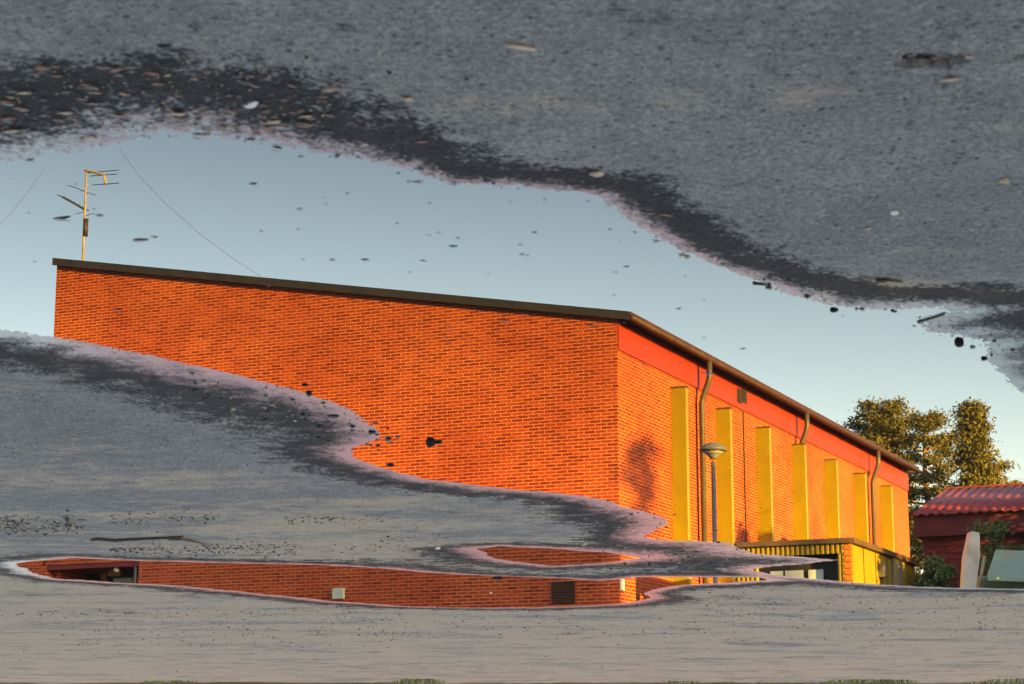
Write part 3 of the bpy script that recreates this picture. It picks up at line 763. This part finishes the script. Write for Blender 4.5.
# ------------------------------------------------------------------ trees
def leaf_quads(mb, centre, spread, n, size, rg, flat=0.7):
    for _ in range(n):
        g = Vector((rg.gauss(0, 1), rg.gauss(0, 1), rg.gauss(0, 1)*flat))*spread*0.5 + centre
        a = Vector((rg.gauss(0, 1), rg.gauss(0, 1), rg.gauss(0, 1))).normalized()
        b = a.cross(Vector((rg.gauss(0, 1), rg.gauss(0, 1), rg.gauss(0, 1)))).normalized()
        s = size*rg.uniform(0.6, 1.3)
        k = len(mb.v)
        mb.v += [tuple(g - a*s), tuple(g + b*s*0.38), tuple(g + a*s), tuple(g - b*s*0.38)]
        mb.f.append((k, k+1, k+2, k+3)); mb.uv.append([(0, 0)]*4)
def pine(base, ht, wid, seed, label, clumps=70, size=0.22, crown0=0.3, shape='round'):
    rg = random.Random(seed)
    t = empty('pine_tree', base, label, 'tree', 'pine trees behind the hall')
    bm_ = MB()
    top = base + Vector((rg.uniform(-.3, .3), rg.uniform(-.3, .3), ht))
    pts = [base + (top-base)*q + Vector((rg.uniform(-.12, .12), rg.uniform(-.12, .12), 0))*(ht/10) for q in (0, .2, .4, .6, .8, 1)]
    pts[0] = Vector(base)
    bm_.tube(pts, [0.024*ht*q+0.02 for q in (1, .85, .7, .5, .3, .05)], 8)
    lv = MB()
    for i in range(clumps):
        q = crown0 + (1-crown0)*(i+0.5)/clumps
        h = base + (top-base)*q
        w = wid*(math.sin(PI*min(1, (1.06-q)/(1.06-crown0)))**0.6 if shape == 'round' else (1.12-q)/(1.12-crown0))
        an = i*2.4 + rg.uniform(-.5, .5)
        d = w*rg.uniform(0.45, 1.05)
        tip = h + Vector((math.cos(an)*d, math.sin(an)*d, rg.uniform(0.0, 0.28)*d))
        bm_.tube([h, h.lerp(tip, .5)+Vector((0, 0, -0.04*d)), tip], [0.006*ht, 0.004*ht, 0.0015*ht], 5)
        leaf_quads(lv, tip, 0.36+0.09*wid, 360, size, rg, 0.45)
        leaf_quads(lv, h.lerp(tip, .55), 0.35, 90, size, rg, 0.5)
    bm_.build('trunk', M_bark, t, weld=False); lv.build('crown', M_needles, t, weld=False)
def mpg(x, f): r, q, u = mirrored(x, 600, f); return W(r, q, 0)
def ptop(y, f): return mirrored(512, y, f)[2]
for (x, y, f, wid, seed, lab, cl, shp) in [
    (879, 414, 80, 1.56, 1, 'golden lit pine directly behind the far roof corner of the hall', 51, 'round'),
    (902, 403, 78, 1.62, 2, 'tallest round topped pine, second from the roof corner of the hall', 57, 'round'),
    (931, 415, 84, 1.75, 3, 'broad pine in the middle of the row above the barn roof end', 57, 'round'),
    (976, 407, 76, 1.55, 4, 'pointed tall conifer standing alone behind the barn roof', 66, 'cone'),
    (1003, 463, 82, 1.44, 5, 'small dark pine low at the right end of the tree row', 39, 'round'),
    (864, 445, 92, 1.80, 6, 'pine mostly hidden behind the roof edge of the hall', 45, 'round')]:
    pine(mpg(x, f), ptop(y, f), wid, seed, lab, cl, 0.085, 0.25, shp)
def leafy(base, ht, wid, seed, name, label, cat, branches, size, leaves, group=None):
    rg = random.Random(seed)
    t = empty(name, base, label, cat, group)
    tr = MB(); lv = MB()
    top = base + Vector((rg.uniform(-.1, .1), 0, ht))
    tr.tube([base, base.lerp(top, .5)+Vector((rg.uniform(-.1, .1), 0, 0)), top], [0.045, 0.03, 0.01], 7)
    for i in range(branches):
        q = 0.35+0.62*(i+.5)/branches; h = base.lerp(top, q); an = i*2.4
        d = wid*rg.uniform(.5, 1.0)*(1.2-q*0.7)
        tip = h + Vector((math.cos(an)*d, math.sin(an)*d, rg.uniform(-0.15, .5)*d))
        tr.tube([h, h.lerp(tip, .5)+Vector((0, 0, .06*d)), tip], [0.018, 0.011, 0.004], 5)
        for q2 in (.4, .7, 1.0): leaf_quads(lv, h.lerp(tip, q2), 0.22*wid, leaves, size, rg)
    tr.build('trunk', M_bark, t, weld=False); lv.build('crown', M_leaves, t, weld=False)
leafy(mpg(992, 43.2), 3.9, 0.85, 21, 'young_tree', 'slender young tree with sparse green leaves rising behind the green tank', 'tree', 18, 0.06, 55)
leafy(mpg(943, 43.2), 3.0, 0.75, 22, 'shrub', 'dark green leafy shrub before the maroon barn wall left of the white slab', 'shrub', 20, 0.06, 90)
leafy(mpg(1017, 43.0), 3.2, 0.7, 23, 'shrub', 'green leafy shrub before the barn at the right edge above the green tank', 'shrub', 18, 0.06, 80)
TE = -C0.x*SUN_DIR[1] + C0.y*SUN_DIR[0] + 0.2
# unseen spruces added outside the picture on the sunny side to shade the barn
def TA(t, a): return W(-SUN_DIR[1]*t+SUN_DIR[0]*a, SUN_DIR[0]*t+SUN_DIR[1]*a, 0)   # across / along the sunlight
def ta(r, f): return (-r*SUN_DIR[1]+f*SUN_DIR[0], r*SUN_DIR[0]+f*SUN_DIR[1])
t0, a0 = ta(8.6, 40.5)                      # the slab stands here; the barn's left corner is just behind it
for i, (t, a, h_, w_) in enumerate(((t0+0.3, a0+5.6, 4.0, 0.8), (t0+1.4, a0+4.0, 3.6, 0.8), (t0+2.4, a0+4.2, 5.0, 1.0), (t0+3.4, a0+4.4, 6.1, 1.4), (t0+5.0, a0+4.4, 6.2, 1.4), (t0+6.6, a0+4.4, 6.2, 1.4))):
    rg = random.Random(60+i); b = TA(t, a)
    tt = empty('shade_spruce', b, 'dense spruce in the unseen row added to shade the barn', 'tree', 'spruces added to shade the barn')
    tr = MB(); tr.tube([b, b+Vector((0, 0, h_))], [0.16, 0.02], 8); tr.build('trunk', M_bark, tt, weld=False)
    lv = MB()
    for k in range(90):
        q = 0.06+0.92*k/90; d = w_*(1.05-q)*rg.uniform(.3, 1); an = k*2.4
        leaf_quads(lv, b+Vector((math.cos(an)*d, math.sin(an)*d, q*h_)), 0.5, 170, 0.10, rg)
    lv.build('crown', M_needles, tt, weld=False)

pine(TA(TE+1.25, 20), 5.2 + 52*math.tan(R(SUN_EL)), 0.9, 77, 'lone slender pine beside the added shade block behind the photographer', 10, 0.10, 0.84)
# ------------------------------------------------------------------ long unseen block added behind the camera to cast shade over the yard
A0 = 68.0

E0 = TA(TE, A0); GW = W(GX.x, GX.y, 0); SW3 = TA(0, 1)
BLK_H = 3.6 + ((E0 - B(0, 0, 0)).dot(SW3))*math.tan(R(SUN_EL))
def EB(k, q, u): return E0 + GW*k + SW3*q + Vector((0, 0, u))      # k along the front, q away from the yard
block = empty('shade_block', EB(40, 6, 0), 'long grey plastered block added unseen behind the photographer to shade the yard', 'building')
mb = MB(); slab(mb, [EB(0, 0, 0), EB(90, 0, 0), EB(90, 12, 0), EB(0, 12, 0)], Vector((0, 0, BLK_H-0.3))); mb.build('wall', M_plaster, block)
mb = MB(); slab(mb, [EB(0, -.3, BLK_H-.299), EB(90.3, -.3, BLK_H-.299), EB(90.3, 12.3, BLK_H-.299), EB(0, 12.3, BLK_H-.299)], Vector((0, 0, 0.3))); mb.build('roof', M_roof, block)
for fl in range(5):
    for k in range(22):
        t0 = 2+k*3.9; z0 = 1+fl*3.2
        mb = MB(); slab(mb, [EB(t0, -.003, z0), EB(t0+1.6, -.003, z0), EB(t0+1.6, -.003, z0+1.5), EB(t0, -.003, z0+1.5)], -SW3*0.05)
        mb.build('window', M_glass, block)

# ------------------------------------------------------------------ grass verge
def grass():
    rg = random.Random(5); mb = MB()
    for i in range(26000):
        f = 29.4 + 8.0*rg.random()**1.6; x = rg.uniform(-1.0, 1.0); r = x*f*0.42
        dens = vnoise(np.array([r]), np.array([f]), 1.3, 31)[0]
        if f < 31.8 and dens < -0.15 + (31.8-f)*0.30: continue
        p = W(r, f, 0.025 + min(8, f-24)*0.004); h_ = rg.uniform(.05, .14); an = rg.uniform(0, 6.28)
        s = Vector((math.cos(an), math.sin(an), 0))*0.009; lean = Vector((rg.gauss(0, .03), rg.gauss(0, .03), h_))
        k = len(mb.v); mb.v += [tuple(p-s), tuple(p+s), tuple(p+lean)]; mb.f.append((k, k+1, k+2)); mb.uv.append([(0, 0)]*3)
    o = mb.build('grass', M_grass, None, weld=False); tag(o, 'short green grass at the far edge of the yard', 'grass', kind='stuff')
grass()

# ------------------------------------------------------------------ small things on the asphalt and in the water
def zat(r, f): return float(height(np.array([r]), np.array([f]))[0])
def stone_mesh(seed, n=2):
    rg = random.Random(seed); bm = bmesh.new(); bmesh.ops.create_icosphere(bm, subdivisions=n, radius=1.0)
    ax = [Vector((rg.gauss(0, 1), rg.gauss(0, 1), rg.gauss(0, 1))).normalized() for _ in range(7)]
    cut = [rg.uniform(.35, .8) for _ in ax]
    for v in bm.verts:
        for a, c in zip(ax, cut):
            d = v.co.dot(a)
            if d > c: v.co -= a*(d-c)*0.97
        v.co *= 1+rg.uniform(-.05, .05)
    me = bpy.data.meshes.new('pebble'); bm.to_mesh(me); bm.free()
    return me
STONES = {m: [stone_mesh(100*i+j) for j in range(4)] for i, m in enumerate(('grey', 'dark', 'white', 'tan'))}
for k, m in (('grey', M_spebble), ('dark', M_dpebble), ('white', M_wpebble), ('tan', M_tan)):
    for me in STONES[k]: me.materials.append(m)
def leaf_mesh(seed, mat):
    rg = random.Random(seed); bm = bmesh.new()
    n = 9; L_ = []; M_ = []; R_ = []
    cl = rg.uniform(.15, .45); tw = rg.uniform(-.3, .3)
    for i in range(n):
        t = i/(n-1); w = 0.42*math.sin(PI*t**0.8)*(1+rg.uniform(-.15, .15))+0.01
        x = t*2-1; z = cl*(x*x)*0.6
        L_.append(bm.verts.new((x, w, z+cl*w*w*2+tw*w*x))); M_.append(bm.verts.new((x, 0, z))); R_.append(bm.verts.new((x, -w, z+cl*w*w*2-tw*w*x)))
    for i in range(n-1):
        bm.faces.new((L_[i], M_[i], M_[i+1], L_[i+1])); bm.faces.new((M_[i], R_[i], R_[i+1], M_[i+1]))
    bmesh.ops.recalc_face_normals(bm, faces=bm.faces)
    ext = bmesh.ops.solidify(bm, geom=bm.faces[:], thickness=0.03)
    me = bpy.data.meshes.new('leaf'); bm.to_mesh(me); bm.free(); me.materials.append(mat)
    me.polygons.foreach_set('use_smooth', [True]*len(me.polygons)); return me
LEAVES = {k: [leaf_mesh(i*10+j, m) for j in range(3)] for i, (k, m) in enumerate((('brown', M_bleaf), ('pale', M_tleaf), ('dark', M_dleaf)))}
def put(me, name, r, f, z, sx, sy, sz, rot, label, cat, group=None):
    o = bpy.data.objects.new(name, me); C.objects.link(o)
    o.location = W(r, f, z); o.scale = (sx, sy, sz); o.rotation_euler = (rng.uniform(-.15, .15), rng.uniform(-.15, .15), rot)
    return tag(o, label, cat, group)
def pebble(x, y, wpx, kind, label, group=None, hk=0.55, fk=0.8):
    r, f = ground(x, y); w = wpx/2*f/FPX
    z = max(zat(r, f), -0.012 if hk < 0.5 else -0.4*w)
    put(rng.choice(STONES[kind]), 'pebble', r, f, z + w*hk*0.35, w, w*fk, w*hk, rng.uniform(-.4, .4), label, 'pebble', group)
def leaf(x, y, wpx, kind, label, group=None, floating=False):
    r, f = ground(x, y); w = wpx/2*f/FPX
    z = max(zat(r, f), 0.0) + (0.0012 if floating else 0.003)
    put(rng.choice(LEAVES[kind]), 'leaf', r, f, z, w, w, w*(0.12 if floating else 0.6), rng.uniform(-.5, .5), label, 'leaf', group)
# one by one, as the photograph shows them
pebble(252, 101, 19, 'white', 'bright white pebble on the dark wet margin above the main puddle', hk=.5)
pebble(408, 93, 14, 'tan', 'small tan pebble on dry asphalt just above the dark margin')
pebble(597, 170, 20, 'tan', 'flat tan stone on dry asphalt above the middle of the dark shoreline', hk=.4)
pebble(1003, 172, 16, 'tan', 'tan stone on grey asphalt near the right edge below the pothole', hk=.4)
pebble(893, 205, 12, 'white', 'pale chip of stone on the asphalt slope at the right')
pebble(868, 222, 8, 'tan', 'tiny tan pebble at the right between the pale chip and the shore')
leaf(932, 47, 46, 'dark', 'black leaf shape standing for the shaded upper rim of the pothole')  # dark leaf mesh laid in as the shade on the pothole's near edge
leaf(942, 54, 34, 'brown', 'brown leaf shape standing for dirt in the pothole at the upper right')  # leaf mesh used for the brown dirt inside the hole
leaf(948, 67, 26, 'pale', 'pale leaf shape standing for the tan patch on the lower rim of the pothole')  # leaf mesh used for the tan patch below the hole
pebble(968, 44, 10, 'tan', 'small cream pebble on the right rim of the pothole')
pebble(834, 310, 12, 'dark', 'black round stone standing in the water near the right shoreline')
pebble(959, 342, 10, 'dark', 'dark brown upright stone at the wet tip of the right shore', hk=1.4)
pebble(769, 284, 6, 'dark', 'small black stone at the water edge with a stick')
pebble(428.5, 442, 16, 'dark', 'large dark stone in the puddle before the mirrored gable, left of the pair', hk=.75)
pebble(437, 442, 12, 'dark', 'dark stone in the puddle before the mirrored gable, right of the pair', hk=.8)
pebble(92, 298, 15, 'grey', 'grey stone breaking the water over the mirrored upper left brickwork', hk=.35)
pebble(372, 431, 9, 'dark', 'dark stone at the point of the asphalt spit')
pebble(388, 439, 9, 'grey', 'grey stone just off the point of the asphalt spit')
pebble(308, 393, 9, 'dark', 'black stone at the far shore above the spit, lower of two')
pebble(305, 385, 10, 'dark', 'black stone in the water above the far shore, upper of two')
pebble(389, 465, 11, 'dark', 'black stone in the small bay below the asphalt spit', hk=.4)
pebble(379, 450, 7, 'dark', 'little dark stone inside the small bay left of the large dark stone')
pebble(333, 415, 13, 'dark', 'flat dark stone lying on the wet far shore', hk=.3)
pebble(497, 578, 11, 'dark', 'dark stone with a pale chip at the upper edge of the long puddle')
pebble(491, 593, 5, 'white', 'small white chip in the middle of the long puddle')
pebble(585, 542, 9, 'tan', 'tan and dark stone on wet asphalt above the small puddle')
pebble(437, 547, 7, 'white', 'white chip on wet asphalt left of the small puddle')
pebble(74, 433, 7, 'tan', 'lone tan pebble on the dry asphalt at the left')
pebble(127, 445, 5, 'grey', 'lone grey pebble on dry asphalt at the left')
leaf(30, 160, 11, 'dark', 'dark leaf lying in shallow water at the upper left shore', floating=True)
leaf(60, 219, 25, 'dark', 'long dark soaked leaf floating left of the aerial', floating=True)
leaf(140, 240, 20, 'dark', 'dark leaf floating right of the aerial, larger of two', floating=True)
leaf(154, 237, 9, 'dark', 'small dark leaf floating right of the aerial, smaller of two', floating=True)
leaf(253, 184, 10, 'dark', 'dark leaf floating alone in the open sky reflection', floating=True)
leaf(175, 111, 24, 'pale', 'curled tan leaf in the dark litter at the upper left', )
leaf(15, 128, 24, 'pale', 'pale tan leaf in the dark litter at the left edge')
leaf(90, 137, 20, 'pale', 'pale leaf at the water edge in the upper left litter')
leaf(158, 80, 16, 'brown', 'reddish brown leaf in the middle of the dark litter')
leaf(422, 138, 14, 'brown', 'reddish leaf on the dark margin right of the white pebble')
leaf(667, 212, 14, 'brown', 'brown leaf on the dark margin under the tan stone')
leaf(123, 114, 22, 'brown', 'dark brown leaf in the litter below the reddish one')
leaf(930, 243, 12, 'dark', 'small dark leaf on grey asphalt at the right')
leaf(912, 221, 9, 'dark', 'tiny dark leaf on grey asphalt at the right below the pale chip')
def stick(name, pts, rad, mat, label, cat='twig'):
    q = []
    for x, y in pts:
        r, f = ground(x, y); q.append(W(r, f, max(zat(r, f), 0)+rad*0.8))
    mb = MB(); mb.tube(q, [rad*(1-.5*i/len(q)) for i in range(len(q))], 7); return tag(mb.build(name, mat, smooth=True), label, cat)
tw = stick('twig', [(92, 535), (97, 534), (115, 535.5), (140, 534), (165, 532.5), (183, 531)], 0.010, M_twig, 'long forked brown twig on the asphalt above the long puddle')
q = [W(*ground(x, y), 0.0) for x, y in ((168, 533), (185, 533.5), (200, 537), (211, 541))]
mb = MB(); mb.tube([p + Vector((0, 0, max(zat(-p.x, p.y), 0)+0.010)) for p in q], [0.008, 0.007, 0.005, 0.003], 6)
mb.build('side_branch', M_twig, tw, smooth=True)
stick('straw', [(507, 35), (521, 38), (535, 40)], 0.004, M_straw, 'pale dry straw lying on the near asphalt at the top', 'straw')
stick('twig', [(753, 283), (766, 284.5)], 0.0025, M_twig, 'thin short stick beside the small black stone in the water')
stick('twig', [(876, 277), (889, 276), (902, 278)], 0.005, M_twig, 'short dark twig on the right hand wet margin')
stick('twig', [(918, 322), (934, 317), (945, 313)], 0.0028, M_twig, 'dark twig poking from the wet tip at the right shore')
# scattered kinds nobody could tell apart
def poly_px(x, y, P):
    ins = False; n = len(P)
    for i in range(n):
        (ax, ay), (bx, by) = P[i], P[(i+1) % n]
        if (ay > y) != (by > y) and x < ax+(y-ay)/(by-ay)*(bx-ax): ins = not ins
    return ins
cnt = 0
while cnt < 75:
    x = rng.choice([rng.gauss(480, 120), rng.gauss(700, 110), rng.uniform(20, 980)]); y = rng.uniform(140, 380)
    if not poly_px(x, y+6, P_MAIN) or not poly_px(x, y-6, P_MAIN): continue
    leaf(x, y, rng.choice([4, 5, 6, 8, 11]), 'dark', 'small dark fleck of leaf floating on the main puddle', 'flecks floating on the main puddle', floating=True); cnt += 1
for i in range(130):
    x = rng.uniform(-10, 340); y = 62+rng.random()**1.2*78 + (x > 200)*((x-200)*0.16)
    leaf(x, min(y, 150), rng.choice([7, 10, 13, 18]), rng.choice(['brown', 'brown', 'brown', 'dark', 'dark', 'pale']), 'bit of dead leaf in the dark litter at the upper left', 'leaf litter on the upper left margin')
for i in range(60):
    t = rng.random(); x = 330+t*690; y = 160+t*205+rng.gauss(0, 9)
    pebble(x, y-8-10*(1-t), rng.choice([4, 5, 6, 9]), rng.choice(['dark', 'dark', 'grey', 'tan']), 'small pebble on the dark wet margin along the near shore', 'pebbles along the near shore', .45)
for i in range(60):
    t = rng.random(); x = 190+t*210; y = 385+t*60+rng.gauss(0, 9)
    pebble(x, y, rng.choice([3, 4, 5, 7]), rng.choice(['dark', 'dark', 'grey', 'tan']), 'small stone on the wet spit at the far shore', 'stones on the far shore spit', .5)
def grit():                        # crumbs of gravel and bark nobody could count, in drifts
    rg = random.Random(91); vs = []; fs = []; mi = []
    def chip(x, y, wpx, m):
        r, f = ground(x, y); w = wpx/2*f/FPX; z = zl(r, f)
        if z < -0.002: return
        k = len(vs); an = rg.uniform(0, 6.28); e = rg.uniform(.4, 1)
        ca, sa = math.cos(an)*w, math.sin(an)*w
        c = W(r, f, z)
        for dx, dy, dz in ((ca, sa, .1*w), (-sa*e, ca*e, .15*w), (-ca, -sa, .1*w), (sa*e, -ca*e, .12*w), (rg.uniform(-.3, .3)*w, rg.uniform(-.3, .3)*w, rg.uniform(.4, .8)*w)):
            vs.append((c.x+dx, c.y+dy, c.z+dz))
        for q in range(4): fs.append((k+q, k+(q+1) % 4, k+4)); mi.append(m)
    pts = []
    for (x0, x1, y0, y1, n, sz) in ((-20, 85, 510, 529, 420, 4.0), (110, 300, 538, 554, 520, 3.4), (300, 420, 541, 551, 60, 3), (110, 220, 508, 520, 150, 3.2), (285, 385, 511, 521, 130, 3.2),
            (380, 450, 526, 546, 60, 3), (-20, 380, 605, 616, 260, 2.6), (60, 420, 610, 646, 420, 2.6), (380, 1040, 606, 640, 520, 2.6), (690, 1040, 588, 612, 380, 2.6),
            (-20, 1040, 612, 676, 380, 2.2), (-20, 350, 400, 560, 220, 2.4), (-10, 1034, 0, 60, 260, 3.2), (430, 1034, 60, 260, 260, 2.6), (220, 400, 380, 460, 330, 2.8), (590, 820, 495, 575, 240, 2.6),
            (-10, 330, 55, 140, 420, 3.6), (330, 1030, 150, 380, 0, 3)):
        for i in range(n):
            y = rg.gauss((y0+y1)/2, (y1-y0)/4) if y1-y0 < 40 else rg.uniform(y0, y1)
            pts.append((rg.uniform(x0, x1), y, sz*rg.uniform(.5, 1.5), rg.choice((0, 0, 0, 1, 1, 2))))
    for i in range(420):
        t = rg.random(); x = 330+t*690; y = 160+t*205-8-10*(1-t)+rg.gauss(0, 10); pts.append((x, y, rg.uniform(1.8, 4), rg.choice((0, 0, 0, 2))))
    g = [ground(p[0], p[1]) for p in pts]
    zz = height(np.array([q[0] for q in g]), np.array([q[1] for q in g]))
    it = iter(zz)
    def zl(r, f): return float(next(it))
    for p in pts: chip(*p)
    me = bpy.data.meshes.new('gravel'); me.from_pydata(vs, [], fs)
    for m in (plain('dark_crumb', (0.05, 0.036, 0.026), 0.8, 0.5, 50), M_tan, M_spebble): me.materials.append(m)
    me.polygons.foreach_set('material_index', mi)
    o = bpy.data.objects.new('gravel', me); C.objects.link(o)
    tag(o, 'fine crumbs of gravel and bark strewn over the asphalt', 'gravel', kind='stuff')
grit()
for i in range(45):
    pebble(rng.uniform(0, 1024), rng.uniform(8, 120), rng.choice([3, 4, 5, 7]), rng.choice(['grey', 'tan', 'dark']), 'small loose stone on the near dry asphalt', 'loose stones on the near asphalt', .5)
for i in range(40):
    x, y = rng.gauss(690, 60), rng.uniform(498, 572)
    pebble(x, y, rng.choice([3, 4, 5]), 'dark', 'small dark stone on the wet flat between the puddles', 'stones on the wet flat', .5)
